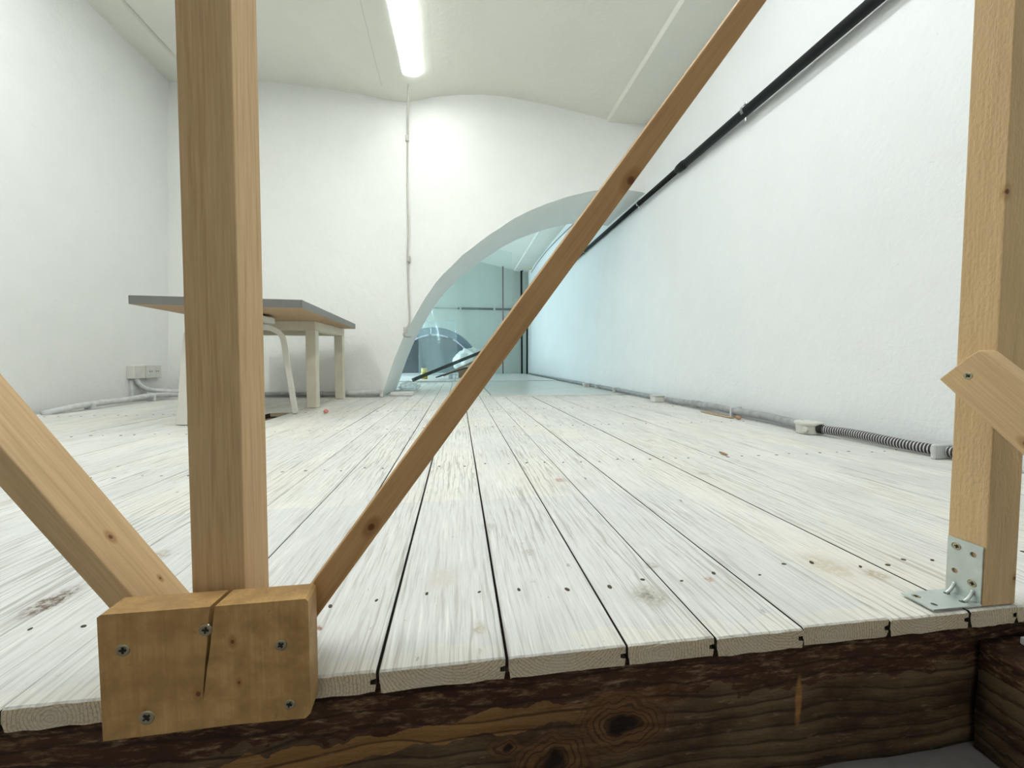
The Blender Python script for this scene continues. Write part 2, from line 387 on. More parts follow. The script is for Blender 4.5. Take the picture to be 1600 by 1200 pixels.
M_lamp2b = emit('added_diffuser_right', (0.955, 0.99, 1.0), 19.0)
M_fill_rear = emit('fill_diffuser_rear', (1.0, 0.97, 0.90), FILL_E)
M_day = emit('daylight_pane', (0.70, 0.92, 1.0), WINDOW_E)
def clear_plastic(name, tint, alpha, rough):
    t = NT(name); c = t.coord()
    tr = t.n('ShaderNodeBsdfTransparent'); tr.inputs[0].default_value = (*tint, 1)
    gl = t.n('ShaderNodeBsdfGlossy'); gl.inputs['Roughness'].default_value = rough
    gl.inputs['Color'].default_value = (0.9, 0.95, 1, 1)
    bp = t.n('ShaderNodeBump'); bp.inputs['Strength'].default_value = 0.6; bp.inputs['Distance'].default_value = 0.03
    t.l(t.noise(t.mapping(c, (3, 1, 0.7)), 3.5, 4), bp.inputs['Height']); t.l(bp.outputs[0], gl.inputs['Normal'])
    df = t.n('ShaderNodeBsdfDiffuse'); df.inputs[0].default_value = (0.75, 0.85, 0.85, 1)
    m1 = t.n('ShaderNodeMixShader'); m1.inputs[0].default_value = 0.5; t.l(gl.outputs[0], m1.inputs[1]); t.l(df.outputs[0], m1.inputs[2])
    m = t.n('ShaderNodeMixShader'); m.inputs[0].default_value = alpha
    t.l(tr.outputs[0], m.inputs[1]); t.l(m1.outputs[0], m.inputs[2]); t.l(m.outputs[0], t.out.inputs['Surface'])
    return t.m
M_film = clear_plastic('clear_plastic_film', (0.93, 0.97, 0.97), 0.13, 0.1)
M_film2 = clear_plastic('milky_plastic_film', (0.85, 0.92, 0.9), 0.25, 0.25)
M_bag = clear_plastic('clear_plastic_bag', (0.95, 0.96, 0.96), 0.35, 0.12)

# ------------------------------------------------------------------ room shell
XL, XR, YR, YF = -2.20, 1.41, -2.6, 8.0     # left wall, right wall, rear wall, far wall
ARCH_T = 0.75
def back_y(x): return 3.35 - (x + 2.2) * 0.45 / 3.61        # front face of the skewed cross wall
CEIL = [(-2.14, 2.462), (-1.99, 2.460), (-1.978, 2.482), (-1.75, 2.478), (-1.472, 2.470), (-1.332, 2.459), (-0.911, 2.412), (-0.70, 2.378), (-0.536, 2.348), (-0.45, 2.333), (-0.385, 2.326),
        (-0.31, 2.334), (-0.22, 2.355), (-0.158, 2.367), (0.0, 2.380), (0.173, 2.383), (0.37, 2.366), (0.552, 2.335), (0.72, 2.304), (0.885, 2.266), (1.02, 2.232), (1.148, 2.205), (1.170, 2.200), (1.185, 2.178), (1.42, 2.178)]
ARCH = [(-0.59, 0.0), (-0.562, 0.075), (-0.522, 0.19), (-0.481, 0.30), (-0.411, 0.466), (-0.317, 0.636), (-0.245, 0.757), (-0.17, 0.866), (-0.110, 0.934), (-0.049, 0.994), (0.035, 1.075), (0.12, 1.142), (0.205, 1.206),
        (0.289, 1.262), (0.36, 1.31), (0.433, 1.357), (0.54, 1.41), (0.65, 1.456), (0.77, 1.498), (0.89, 1.532), (0.99, 1.556), (1.082, 1.570), (1.20, 1.574), (1.314, 1.567), (1.42, 1.545)]
def wobble(x, y, z, s=2.0, a=0.006): return mnoise.noise(Vector((x*s, y*s, z*s+9.1)))*a

def grid_wall(name, origin_fun, us, vs, mat):
    v = []; f = []; nu, nv = len(us), len(vs)
    for i, a in enumerate(us):
        for j, b in enumerate(vs): v.append(origin_fun(a, b))
    for i in range(nu-1):
        for j in range(nv-1): f.append((i*nv+j, (i+1)*nv+j, (i+1)*nv+j+1, i*nv+j+1))
    o = py_obj(name, v, f, mat, None, True); tag(o, kind='structure')
    return o
def frange(a, b, n): return [a + (b-a)*i/(n-1) for i in range(n)]
w_r = grid_wall('wall_right', lambda y, z: (XR + wobble(0, y, z, 1.6, 0.008), y, z), frange(YR, YF, 110), frange(-0.2, 2.3, 28), M_wall_r)
w_l = grid_wall('wall_left', lambda y, z: (XL + 0.037*max(z, 0) + wobble(5, y, z, 1.6, 0.008), y, z), frange(YR, YF, 110), frange(-0.10, 2.6, 28), M_wall)
for o, nx in ((w_r, 0.2), (w_l, -0.2)):
    md = o.modifiers.new('thickness', 'SOLIDIFY'); md.thickness = 0.2; md.offset = 1 if nx > 0 else -1
w_rear = box_obj('wall_rear', XL-0.2, XR+0.2, YR-0.2, YR, -0.2, 2.7, M_wall, None, 0); tag(w_rear, kind='structure')
# ceiling: shallow vault along the room with flat strips at both sides
xs = []
for (a, _), (b, _) in zip(CEIL, CEIL[1:]): xs += [a + (b-a)*k/3 for k in range(3)] if b-a > 0.05 else [a]
xs.append(CEIL[-1][0])
ys = frange(YR, YF, 90)
v = []; f = []
for y in ys:
    for x in xs: v.append((x, y, interp(CEIL, x) + (wobble(x, y, 3, 1.5, 0.008) if -1.9 < x < 1.1 else 0)))
n = len(xs)
for j in range(len(ys)-1):
    for i in range(n-1): f.append((j*n+i, (j+1)*n+i, (j+1)*n+i+1, j*n+i+1))
ceil = py_obj('ceiling', v, f, M_ceil, None, True); tag(ceil, kind='structure')
md = ceil.modifiers.new('thickness', 'SOLIDIFY'); md.thickness = 0.12; md.offset = 1
md = ceil.modifiers.new('edges', 'EDGE_SPLIT'); md.split_angle = math.radians(25)
# cross wall with the wide arch
axs = sorted(set([XL-0.02] + frange(XL, -0.6, 30) + [a for a, _ in ARCH] + [(a+b)/2 for (a, _), (b, _) in zip(ARCH, ARCH[1:])] + [1.42]))
v = []; f = []; NV = 26
def arch_z(x):
    if x < -0.59: return -0.0
    return interp(ARCH, x) + 0.004*mnoise.noise(Vector((x*14, 0, 0)))
def wall_col(x, off, sgn):
    zb, zt = arch_z(x), interp(CEIL, x) + 0.03
    base = len(v)
    for k in range(NV):
        z = zb + (zt-zb)*k/(NV-1)
        v.append((x, back_y(x) + off + sgn*wobble(x, 1, z, 1.8, 0.012), z))
    return base
for off, flip, sg in ((0.0, False, 1), (ARCH_T, True, 0)):
    cols = [wall_col(x, off, sg) for x in axs]
    for a, b in zip(cols, cols[1:]):
        for k in range(NV-1):
            q = (a+k, b+k, b+k+1, a+k+1); f.append(q[::-1] if flip else q)
sx = [x for x in axs if x >= -0.5901]; ND = 9; base = len(v)
for x in sx:
    y0 = back_y(x)
    for k in range(ND):
        z = arch_z(x); t_ = k/(ND-1)
        y = y0 + ARCH_T*t_ + (wobble(x, 1, z, 1.8, 0.012) if k == 0 else 0)
        dx = wobble(x, y, z, 3, 0.010) if 0 < k < ND-1 else 0
        v.append((x+dx, y, z + dx*0.5))
for i in range(len(sx)-1):
    for k in range(ND-1):
        a = base + i*ND + k; f.append((a, a+1, a+ND+1, a+ND))
wb = py_obj('wall_back', v, f, M_back, None, True); tag(wb, kind='structure')
# far wall of the back room, with a half-round niche
NR, NCX = 0.93, -0.47
v = []; f = []
fx = frange(XL, NCX-NR, 8) + [NCX - NR*math.cos(PI*k/28) for k in range(1, 28)] + frange(NCX+NR, 1.42, 10)
NV2 = 12
cols = []
for x in fx:
    d = NR*NR - (x-NCX)**2; zb = math.sqrt(d) if d > 0 else -0.05
    zt = interp(CEIL, x) + 0.03; b0 = len(v)
    for k in range(NV2):
        z = zb + (zt-zb)*k/(NV2-1); v.append((x, YF + wobble(x, 8, z, 2, 0.02), z))
    cols.append(b0)
for a, b in zip(cols, cols[1:]):
    for k in range(NV2-1): f.append((a+k, b+k, b+k+1, a+k+1))
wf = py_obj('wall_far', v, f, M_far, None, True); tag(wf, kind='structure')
# niche: dark vaulted recess built behind the far wall, with light along its rim painted as pale tubes
v = []; f = []; K = 28
for r_, y_ in ((NR, YF-0.005), (NR, YF+0.12), (0.80, YF+0.12), (0.80, YF+0.9)):
    for k in range(K+1):
        a = PI*k/K; v.append((NCX - r_*math.cos(a), y_, r_*math.sin(a)))
for s in range(3):
    for k in range(K):
        a = s*(K+1)+k; f.append((a, a+1, a+K+2, a+K+1))
f.append(tuple(3*(K+1)+k for k in range(K+1)))
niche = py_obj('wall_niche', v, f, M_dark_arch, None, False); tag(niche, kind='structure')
M_glint = simple('lilac_painted_glint', (0.72, 0.70, 0.86), 0.3)  # pale lilac stands in for light caught on the niche's inner edge
for a0, a1 in ((8, 24), (30, 62), (70, 94), (98, 122), (136, 160)):
    pts = [(NCX + 0.79*math.cos(math.radians(a)), YF+0.10, 0.79*math.sin(math.radians(a))) for a in frange(a0, a1, 8)]
    tube_obj('rim_glint', pts, 0.016, M_glint, niche, 8)

# floor: one named slab carrying every board as its own piece
floor = box_obj('floor', XL-0.2, XR+0.2, 0.47, YF+1.0, -0.17, -0.045, M_under, None, 0); tag(floor, kind='structure')
SEAMS = [-2.165, -2.07, -1.965, -1.86, -1.755, -1.65, -1.545, -1.44, -1.335, -1.235, -1.115, -0.995, -0.89, -0.788, -0.688, -0.567, -0.465, -0.367, -0.270, -0.173, -0.074,
         0.044, 0.163, 0.257, 0.357, 0.463, 0.567, 0.632, 0.74, 0.85, 0.955, 1.06, 1.165, 1.27, 1.385]
GAP = {-0.074: .0042, 0.044: .0042, 0.163: .0036, 0.257: .0026, 0.357: .0024, -0.173: .0034, -0.270: .0024, -0.367: .002, 0.463: .0028, 0.567: .004}
TH = 0.0205
def plank(x0, x1, y0, y1, g0, g1, seed, dz):
    rr = random.Random(seed)
    a, b = x0 + g0/2, x1 - g1/2; c = (a+b)/2; w2 = (b-a)/2
    # profile, clockwise from top left: worn arrises, groove on the right, tongue on the left
    top = [(-w2 + 0.0012 + (2*w2-0.0024)*k/14) for k in range(15)]
    prof = [(-w2, -0.0012)] + [(x, 0.0) for x in top] + [(w2, -0.0012), (w2, -0.008), (w2-0.005, -0.0088), (w2-0.005, -0.0128), (w2, -0.0136), (w2-0.0012, -TH)]
    prof += [(w2 - 0.004 - (2*w2-0.008)*k/8, -TH) for k in range(9)] + [(-w2+0.0016, -TH), (-w2+0.0008, -0.0136), (-w2-0.0028+0.003, -0.0128), (-w2, -0.0088), (-w2, -0.008)]
    N = len(prof); v = []; rows = [y0, y0+0.0015, y0+0.012, y0+0.05] + frange(y0+0.3, y1, max(3, int((y1-y0)/0.45)))
    for j, y in enumerate(rows):
        for (px, pz) in prof:
            z = pz + (dz + 0.0012*mnoise.noise(Vector((seed*3.1, y*1.3, px*6))) if pz > -0.002 else dz*0)
            yy = y
            if j == 0:
                yy = y + 0.0012*mnoise.noise(Vector((px*220+seed, pz*220, 1.0)))
                if pz > -0.0015: z -= 0.0012 + 0.0012*abs(mnoise.noise(Vector((px*160+seed, 4.4, 0)))); yy += 0.0
                if pz <= -TH+0.0001: z += 0.0014*mnoise.noise(Vector((px*200+seed, 7.7, 0)))
            v.append((px, yy - y0, z))
    f = []; mi = []
    for j in range(len(rows)-1):
        for k in range(N):
            k2 = (k+1) % N
            f.append((j*N+k, (j+1)*N+k, (j+1)*N+k2, j*N+k2)); mi.append(2 if (prof[k][1] < -0.0011 and prof[k2][1] < -0.0011) else 0)
    f.append(tuple(range(N))); mi.append(1)
    f.append(tuple(reversed([(len(rows)-1)*N+k for k in range(N)]))); mi.append(1)
    me = bpy.data.meshes.new('floor_plank'); me.from_pydata(v, [], f); me.update()
    for p, m in zip(me.polygons, mi): p.material_index = m
    o = link('floor_plank', me, [M_plank, M_end, M_side], floor); o.location = (c, y0, 0)
    return o
nails = []
for i, (a, b) in enumerate(zip(SEAMS, SEAMS[1:])):
    g0, g1 = 0.72*GAP.get(a, .0022), 0.72*GAP.get(b, .0022); dz = R.uniform(-0.0010, 0.0)
    y_end = 5.25 if a < 0.2 else 3.04
    y_beg = 0.360 + R.uniform(-0.0015, 0.0015)
    if a == -0.995:
        plank(a, b, y_beg, 1.975, g0, g1, i+1, dz); plank(a, b, 2.255, y_end, g0, g1, i+51, dz)
    else:
        plank(a, b, y_beg, y_end, g0, g1, i+1, dz)
    for k, y in enumerate((0.47, 1.055, 1.66, 2.26)):
        for q in (0.25, 0.78):
            if y > 2 and a == -0.995: continue
            nails.append((a + (b-a)*(q + R.uniform(-.06, .06)), y + R.uniform(-.012, .012), dz, R.uniform(.0019, .0034) * (1 + 0.2*k)))
bm = bmesh.new()
for (x, y, z, r) in nails:
    M = Matrix.Translation((x, y, z + 0.0006)) @ Matrix.Rotation(R.random()*PI, 4, 'Z') @ Matrix.Diagonal((1.25, 0.8, 1, 1))
    add_lathe(bm, [(r, -0.002), (r, 0.0), (r*0.6, 0.0004), (0, 0.0002)], 8, M)
nh = bm_obj('nail_heads', bm, M_nail, floor); nh['kind'] = 'stuff'
# painted sheets that cover the floor of the back room, and the strip where they start
sheet = [(0.262, 1.37, 3.06, 4.05), (0.262, 1.37, 4.054, 5.24)]
for (x0, x1, y0, y1) in sheet: box_obj('floor_sheet', x0, x1, y0, y1, -0.018, 0.004, M_sheet, floor, 0.001)
box_obj('threshold_strip', 0.24, 1.27, 3.035, 3.062, -0.01, 0.008, M_top, floor, 0.001)
for (x0, x1, y0, y1) in [(-2.1, -0.05, 5.26, 7.98), (-0.045, 1.33, 5.26, 7.98)]: box_obj('floor_sheet', x0, x1, y0, y1, -0.018, 0.012, M_top, floor, 0.001)
box_obj('joist', -1.01, -0.93, 1.0, 2.7, -0.044, -0.026, M_card, floor, 0.002)
# lower floor of the opening in front of the boards
lf = box_obj('floor', XL-0.2, XR+0.2, YR-0.1, 0.60, -0.30, -0.171, M_conc, None, 0); tag(lf, kind='structure')

# ------------------------------------------------------------------ timber carrying the floor edge
def rough_beam(name, x0, x1, y0, y1, z0, z1, nx, ny, nz, m, amp, parent=None):
    bm = bmesh.new(); add_box(bm, x0, x1, y0, y1, z0, z1)
    cuts = (nx, ny, nz)
    for ax in range(3):
        if cuts[ax] < 1: continue
        lo, hi = ((x0, x1), (y0, y1), (z0, z1))[ax]
        for k in range(1, cuts[ax]+1):
            pnt = [0, 0, 0]; pnt[ax] = lo + (hi-lo)*k/(cuts[ax]+1); nrm = [0, 0, 0]; nrm[ax] = 1
            bmesh.ops.bisect_plane(bm, geom=bm.verts[:]+bm.edges[:]+bm.faces[:], plane_co=pnt, plane_no=nrm)
    for v in bm.verts:
        n_ = Vector((mnoise.noise(v.co*18), mnoise.noise(v.co*18+Vector((5, 5, 5))), mnoise.noise(v.co*23+Vector((9, 1, 5)))))
        v.co += n_*amp
    return bm_obj(name, bm, m, parent, True)
fb = rough_beam('floor_beam', XL, 0.72, 0.372, 0.462, -0.170, -0.031, 170, 1, 10, M_beam, 0.003)
tag(fb, 'dark stained rough timber beam running under the white board ends', 'beam')
bt = rough_beam('packing_batten', XL, 0.60, 0.3745, 0.47, -0.0300, -0.0212, 60, 1, 0, M_beam, 0.0005)
tag(bt, 'thin dark batten squeezed between board ends and beam', 'batten')
sb = rough_beam('side_beam', 0.592, 0.70, -0.9, 0.366, -0.170, -0.040, 1, 90, 10, M_beam, 0.003)
tag(sb, 'dark rough timber beam coming forward at the lower right corner', 'beam')
ed = box_obj('edge_board', 0.622, 1.3, -0.9, 0.352, -0.0375, -0.029, M_top, None, 0.001)
tag(ed, 'pale board lying on the side beam at the right edge', 'board')

# ------------------------------------------------------------------ timber railing in front
def timber(name, origin, xa, za, wx, wy, L, mat, label, cat='post', bev=0.0012, parent=None):
    """box with its length on local +Z, width wx on local +X and depth wy on local +Y"""
    xa = Vector(xa).normalized(); za = Vector(za).normalized(); xa = (xa - za*xa.dot(za)).normalized(); ya = za.cross(xa)
    bm = bmesh.new(); add_box(bm, 0, wx, 0, wy, 0, L, bev, 2)
    o = bm_obj(name, bm, mat, parent); o.matrix_basis = frame_matrix(origin, xa, ya, za)
    if label: tag(o, label, cat)
    return o
def screw(parent, loc, nrm, r, seed=0, name='screw'):
    nrm = Vector(nrm).normalized(); q = nrm.to_track_quat('Z', 'Y').to_matrix().to_4x4()
    M = Matrix.Translation(loc) @ q @ Matrix.Rotation(seed*0.7, 4, 'Z')
    bm = bmesh.new(); add_lathe(bm, [(r*1.0, -0.001), (r*1.0, 0.0002), (r*0.88, 0.0006), (r*0.5, 0.0002), (0, 0.0)], 20, M)
    o = bm_obj(name, bm, M_screw, parent, True)
    bm = bmesh.new()
    for ang in (0, PI/2):
        add_box(bm, -r*0.52, r*0.52, -r*0.13, r*0.13, 0.0, 0.0007, 0, 1, M @ Matrix.Rotation(ang, 4, 'Z'))
    add_lathe(bm, [(r*0.26, 0.0), (r*0.26, 0.00075), (0, 0.00075)], 10, M)
    bm_obj('cross_slot', bm, M_black, o)
    return o
p1 = timber('railing_post', (-0.229, 0.368, 0.0012), (1, 0, 0), (0.004, 0, 1), 0.0425, 0.044, 1.08, M_post,
            'square pine post standing behind the screwed block on the left', 'post')
p2 = timber('railing_post', (0.5885, 0.3625, 0.0012), (1, 0, 0), (0.004, 0.001, 1), 0.043, 0.036, 1.08, M_post2,
            'rough sawn pine post held by the angle bracket at right', 'post')
d = Vector((-0.0693, 0, 0.1)).normalized()
b1 = timber('diagonal_brace', (-0.2535, 0.3685, 0.014), (1, 0, 0.69), d, 0.0205, 0.044, 1.15, M_lath1,
            'pale pine lath leaning up to the left from the block', 'brace')
d2 = Vector((0.408, 0, 0.555)).normalized()
b2 = timber('diagonal_brace', (-0.1726, 0.3685, 0.0235), (1, 0, -0.735), d2, 0.0215, 0.044, 1.225, M_lath2,
            'long brown pine lath crossing the view up to the right', 'brace')
# rail on the right post, running forward and down
rl = bmesh.new()
L = 0.46; W = 0.052; T_ = 0.018
outl = [(0, 0), (L, 0), (L, W), (0.006, W), (0.0015, W-0.0025), (0, W-0.010)]
pa = [rl.verts.new((0, y, z)) for z, y in outl]; pb = [rl.verts.new((T_, y, z)) for z, y in outl]
rl.faces.new(pa); rl.faces.new(list(reversed(pb)))
for k in range(len(outl)): rl.faces.new((pa[k], pb[k], pb[(k+1) % len(outl)], pa[(k+1) % len(outl)]))
bmesh.ops.recalc_face_normals(rl, faces=rl.faces)
bmesh.ops.bevel(rl, geom=rl.edges[:], offset=0.0015, segments=2, affect='EDGES', profile=0.5)
rail = bm_obj('rail_board', rl, M_rail)
s2 = math.sqrt(0.5)
rail.matrix_basis = frame_matrix((0.5695, 0.4015, 0.2575), (1, 0, 0), (0, -s2, s2), (0, -s2, -s2))
tag(rail, 'short pine board screwed across the right post, sloping down', 'rail')
screw(rail, (0.5695, 0.374, 0.2625), (-1, 0, 0), 0.0042, 1)
# block screwed to the board ends
YB0, YB1 = 0.334, 0.3585
XB0, XB1, ZB0, ZB1 = -0.2735, -0.1220, -0.0140, 0.0860
bm = bmesh.new()
def crack(z): return -0.1935 - (ZB1-z)*0.115 + 0.0007*mnoise.noise(Vector((z*300, 2, 0)))
zc = frange(ZB1, 0.010, 9)
outl = [(XB0, ZB0), (XB0-0.0005, ZB1-0.002), (XB0+0.002, ZB1)]
outl += [(crack(z) - 0.0019*(1-k/8)**0.7, z) for k, z in enumerate(zc)]
outl += [(crack(z) + 0.0019*(1-k/8)**0.7, z) for k, z in reversed(list(enumerate(zc[:-1])))]
outl += [(XB1-0.002, ZB1+0.0005), (XB1, ZB1-0.002), (XB1, ZB0+0.004), (XB1-0.004, ZB0), (-0.18, ZB0+0.0015)]
# local frame: length axis = +X world because the grain of this block stands upright
oy = YB1-YB0
fa = [bm.verts.new((x-XB0, 0, z-ZB0)) for x, z in outl]; ba = [bm.verts.new((x-XB0-0.002 + (0.003 if abs(x-crack(z)) < 0.003 and z > 0.02 else 0), oy, z-ZB0-0.001)) for x, z in outl]
bm.faces.new(fa); bm.faces.new(list(reversed(ba)))
for k in range(len(outl)): bm.faces.new((fa[k], ba[k], ba[(k+1) % len(outl)], fa[(k+1) % len(outl)]))
bmesh.ops.recalc_face_normals(bm, faces=bm.faces)
bmesh.ops.triangulate(bm, faces=[f_ for f_ in bm.faces if len(f_.verts) > 4])
blk = bm_obj('wooden_block', bm, M_block); blk.location = (XB0, YB0, ZB0)
tag(blk, 'split pine block screwed over the ends of the white boards', 'block')
for i, (x, z, r) in enumerate([(-0.257, 0.057, .0048), (-0.2425, 0.0015, .0056), (-0.1985, 0.0675, .0048), (-0.1435, 0.0500, .0045), (-0.138, -0.0005, .0042)]):
    screw(blk, (x, YB0-0.0003, z), (0, -1, 0), r, i)

# ------------------------------------------------------------------ angle bracket
def plate_bm(bm, w, h, th, holes, M, cut=0.5):
    """w x h plate in local XY with round through holes (one per cell of a 2-column grid)"""
    rows = sorted(holes)
    cellh = h/len(rows); cellw = w/2; n = 16
    for ri, row in enumerate(rows):
        for ci in range(2):
            x0, y0 = ci*cellw, ri*cellh; r = row[1+ci]
            cx, cy = x0 + cellw/2, y0 + cellh*row[3+ci]
            sq = []
            for k in range(n):
                a = 2*PI*(k+0.0)/n; dx, dy = math.cos(a), math.sin(a)
                tx = ((x0+cellw-cx)/dx if dx > 1e-9 else ((x0-cx)/dx if dx < -1e-9 else 1e9))
                ty = ((y0+cellh-cy)/dy if dy > 1e-9 else ((y0-cy)/dy if dy < -1e-9 else 1e9))
                t = min(tx, ty); sq.append((cx+dx*t, cy+dy*t))
            crn = [(x0, y0), (x0+cellw, y0), (x0+cellw, y0+cellh), (x0, y0+cellh)]
            for zf, fl in ((th, False), (0, True)):
                inner = [bm.verts.new(M @ Vector((cx + r*math.cos(2*PI*k/n), cy + r*math.sin(2*PI*k/n), zf))) for k in range(n)]
                outer = [bm.verts.new(M @ Vector((a, b, zf))) for a, b in sq]
                for k in range(n):
                    k2 = (k+1) % n; q = [inner[k], outer[k], outer[k2], inner[k2]]
                    bm.faces.new(q if not fl else q[::-1])
                    a, b = sq[k], sq[k2]
                    if abs(a[0]-b[0]) > 1e-6 and abs(a[1]-b[1]) > 1e-6:
                        c = min(crn, key=lambda c_: abs(c_[0]-a[0])+abs(c_[1]-a[1])+abs(c_[0]-b[0])+abs(c_[1]-b[1]))
                        tv = [outer[k], bm.verts.new(M @ Vector((c[0], c[1], zf))), outer[k2]]
                        bm.faces.new(tv if not fl else tv[::-1])
                if zf == th: topi = inner
            for k in range(n): bm.faces.new((topi[k], topi[(k+1) % n], inner[(k+1) % n], inner[k]))
    for (xa, ya, xb, yb) in ((0, 0, w, 0), (w, 0, w, h), (w, h, 0, h), (0, h, 0, 0)):
        q = [bm.verts.new(M @ Vector(c)) for c in ((xa, ya, 0), (xb, yb, 0), (xb, yb, th), (xa, ya, th))]; bm.faces.new(q)
BR = empty('angle_bracket', (0.588, 0.38, 0.0012)); tag(BR, 'galvanised angle bracket fixing the right post to the floor', 'bracket')
bx0, by0, by1, bth = 0.5225, 0.3635, 0.3960, 0.0016
bm = bmesh.new()   # floor leg: local x -> world +Y, local y -> world +X
Mh = frame_matrix((bx0, by0, 0.0012), (0, 1, 0), (1, 0, 0), (0, 0, 1))
plate_bm(bm, by1-by0, 0.0650, bth, [(0, .0030, .0042, .38, .30), (1, .0030, .0030, .55, .62)], Mh)
bm_obj('floor_leg', bm, M_zinc, BR)
bm = bmesh.new()   # upright leg against the post: local x -> +Y, local y -> +Z, local z -> -X
Mv = frame_matrix((0.5880, by0+0.001, 0.0028), (0, 1, 0), (0, 0, 1), (-1, 0, 0))
plate_bm(bm, by1-by0, 0.0660, bth, [(0, .0042, .0030, .60, .80), (1, .0030, .0042, .62, .70)], Mv)
bm_obj('upright_leg', bm, M_zinc, BR)
for yy in (0.3715, 0.3885):
    bm = bmesh.new(); add_tube(bm, smooth_path([(0.5745, yy, 0.0030), (0.579, yy, 0.0052), (0.5835, yy, 0.0098), (0.5862, yy, 0.0150)], 3), 0.0019, 8)
    bm_obj('rib', bm, M_zinc, BR, True)
for (loc, nr, s_) in [((0.5322, 0.3880, 0.0024), (0, 0, 1), 1), ((0.5862, 0.3878, 0.0590), (-1, 0, 0), 2), ((0.5862, 0.3722, 0.0226), (-1, 0, 0), 0)]:
    screw(BR, loc, nr, 0.0040, s_)

# ------------------------------------------------------------------ ceiling lamps
def lamp(x, y0, y1, z0, label, glow):
    L_ = empty('ceiling_lamp', (x, (y0+y1)/2, z0)); tag(L_, label, 'lamp', None)
    w2, h = 0.078, 0.10
    def body(z_lo, z_hi, ww, inset, mat, name, top):
        bm = bmesh.new(); prof = []
        n = 10
        for k in range(n+1):
            a = PI + PI*k/n; prof.append((ww*math.copysign(abs(math.cos(a))**0.55, math.cos(a)), z_hi + (z_hi-z_lo)*-abs(math.sin(a))**0.7))
        rows = [(y0, .80), (y0+.02, .97), (y0+.04, 1.0), (y1-.04, 1.0), (y1-.02, .97), (y1, .80)]
        rings = [[bm.verts.new((x + px*s, y, z_hi + (pz-z_hi)*s)) for px, pz in prof] for y, s in rows]
        for a, b in zip(rings, rings[1:]):
            for k in range(len(prof)-1): bm.faces.new((a[k], a[k+1], b[k+1], b[k]))
        bm.faces.new(rings[0]); bm.faces.new(list(reversed(rings[-1])))
        for a, b in zip(rings, rings[1:]): bm.faces.new((a[0], b[0], b[-1], a[-1]))
        bmesh.ops.recalc_face_normals(bm, faces=bm.faces)
        return bm_obj(name, bm, mat, L_, False)
    body(z0, z0+0.055, w2, 0, glow, 'diffuser', False)
    box_obj('housing', x-w2-0.006, x+w2+0.006, y0-0.004, y1+0.004, z0+0.0555, z0+h, M_housing, L_, 0.008, 2)
    for yy in frange(y0+0.12, y1-0.12, 5):
        for s_ in (-1, 1): box_obj('clip', x+s_*(w2+0.002)-0.005, x+s_*(w2+0.002)+0.005, yy-0.012, yy+0.012, z0+0.040, z0+0.066, M_housing, L_, 0.001)
    top = interp(CEIL, x)
    for yy in (y0+0.25, y1-0.25): box_obj('mounting_plate', x-0.03, x+0.03, yy-0.03, yy+0.03, z0+h-0.002, top+0.01, M_housing, L_, 0.001)
    return L_
lamp(-0.306, 1.33, 2.85, 2.200, 'glowing tube lamp on the ceiling above the grey cord', M_lamp)
lamp(-1.45, 0.55, 1.95, 2.330, 'glowing tube lamp on the ceiling above the table, out of frame', M_lamp2)
lamp(0.55, 0.25, 1.65, 2.180, 'unseen tube lamp added on the ceiling near the right wall', M_lamp2b)  # unseen lamp, added to light the foreground from above
lamp(-0.306, -2.4, -1.0, 2.200, 'unseen fill lamp added on the ceiling behind the viewpoint', M_fill_rear)  # unseen lamp, added to brighten the timber fronts
# window in the side of the back room
wn = empty('window_1', (XL+0.03, 6.4, 0.3)); tag(wn, kind='structure')
box_obj('pane', XL+0.045, XL+0.050, 4.95, 7.65, 0.35, 1.95, M_day, wn, 0)
for (a, b, c, d_) in [(4.88, 4.95, .28, 2.02), (7.65, 7.72, .28, 2.02), (6.27, 6.33, .35, 1.95), (4.88, 7.72, .28, .35), (4.88, 7.72, 1.95, 2.02)]:
    box_obj('window_frame', XL+0.03, XL+0.09, a, b, c, d_, M_top, wn, 0.002)

# ------------------------------------------------------------------ cord from the lamp down the cross wall
yw = back_y(-0.36) - 0.010
cd = empty('lamp_cord', (-0.36, yw, 0.5)); tag(cd, 'thin grey cord hanging from lamp end down the back wall', 'cord')
tube_obj('upper_cord', smooth_path([(-0.325, 2.855, 2.25), (-0.335, 2.95, 2.20), (-0.355, 3.04, 2.07), (-0.364, yw, 1.95)], 6), 0.0075, M_cord, cd, 8)
tube_obj('lower_cord', smooth_path([(-0.366, yw, 1.93), (-0.372, yw+0.002, 1.6), (-0.370, yw, 1.25), (-0.376, yw+0.001, 1.05), (-0.372, yw, .80), (-0.366, yw, 0.585), (-0.385, yw-0.002, .53), (-0.411, yw-0.004, 0.477), (-0.396, yw+.05, .462), (-0.392, yw+.3, .475)], 5), 0.0062, M_cord, cd, 8)
for z, nm in ((1.935, 'clip'), (1.045, 'connector'), (0.51, 'clip')):
    xx = -0.368 if z > 0.6 else -0.398
    box_obj(nm, xx-0.012, xx+0.012, yw-0.012, yw+0.014, z-0.022, z+0.022, M_cord, cd, 0.003)
wy = lambda x: back_y(x) - 0.004
wc = tube_obj('painted_cable', smooth_path([(x, wy(x), z) for x, z in [(-0.385, 2.318), (-0.25, 2.300), (0.0, 2.292), (0.35, 2.265), (0.7, 2.235), (1.0, 2.205), (1.15, 2.187)]], 5), 0.004, M_back, None, 6)
tag(wc, 'white painted cable running along the top of the back wall', 'cable')
ck = tube_obj('painted_cable', smooth_path([(x, wy(x)-0.002, z) for x, z in [(-1.9, 2.405), (-1.47, 2.395), (-1.25, 2.372), (-1.0, 2.335), (-0.8, 2.30)]], 5), 0.0035, M_back, None, 6)
tag(ck, 'white painted cable below the vault above the table', 'cable')

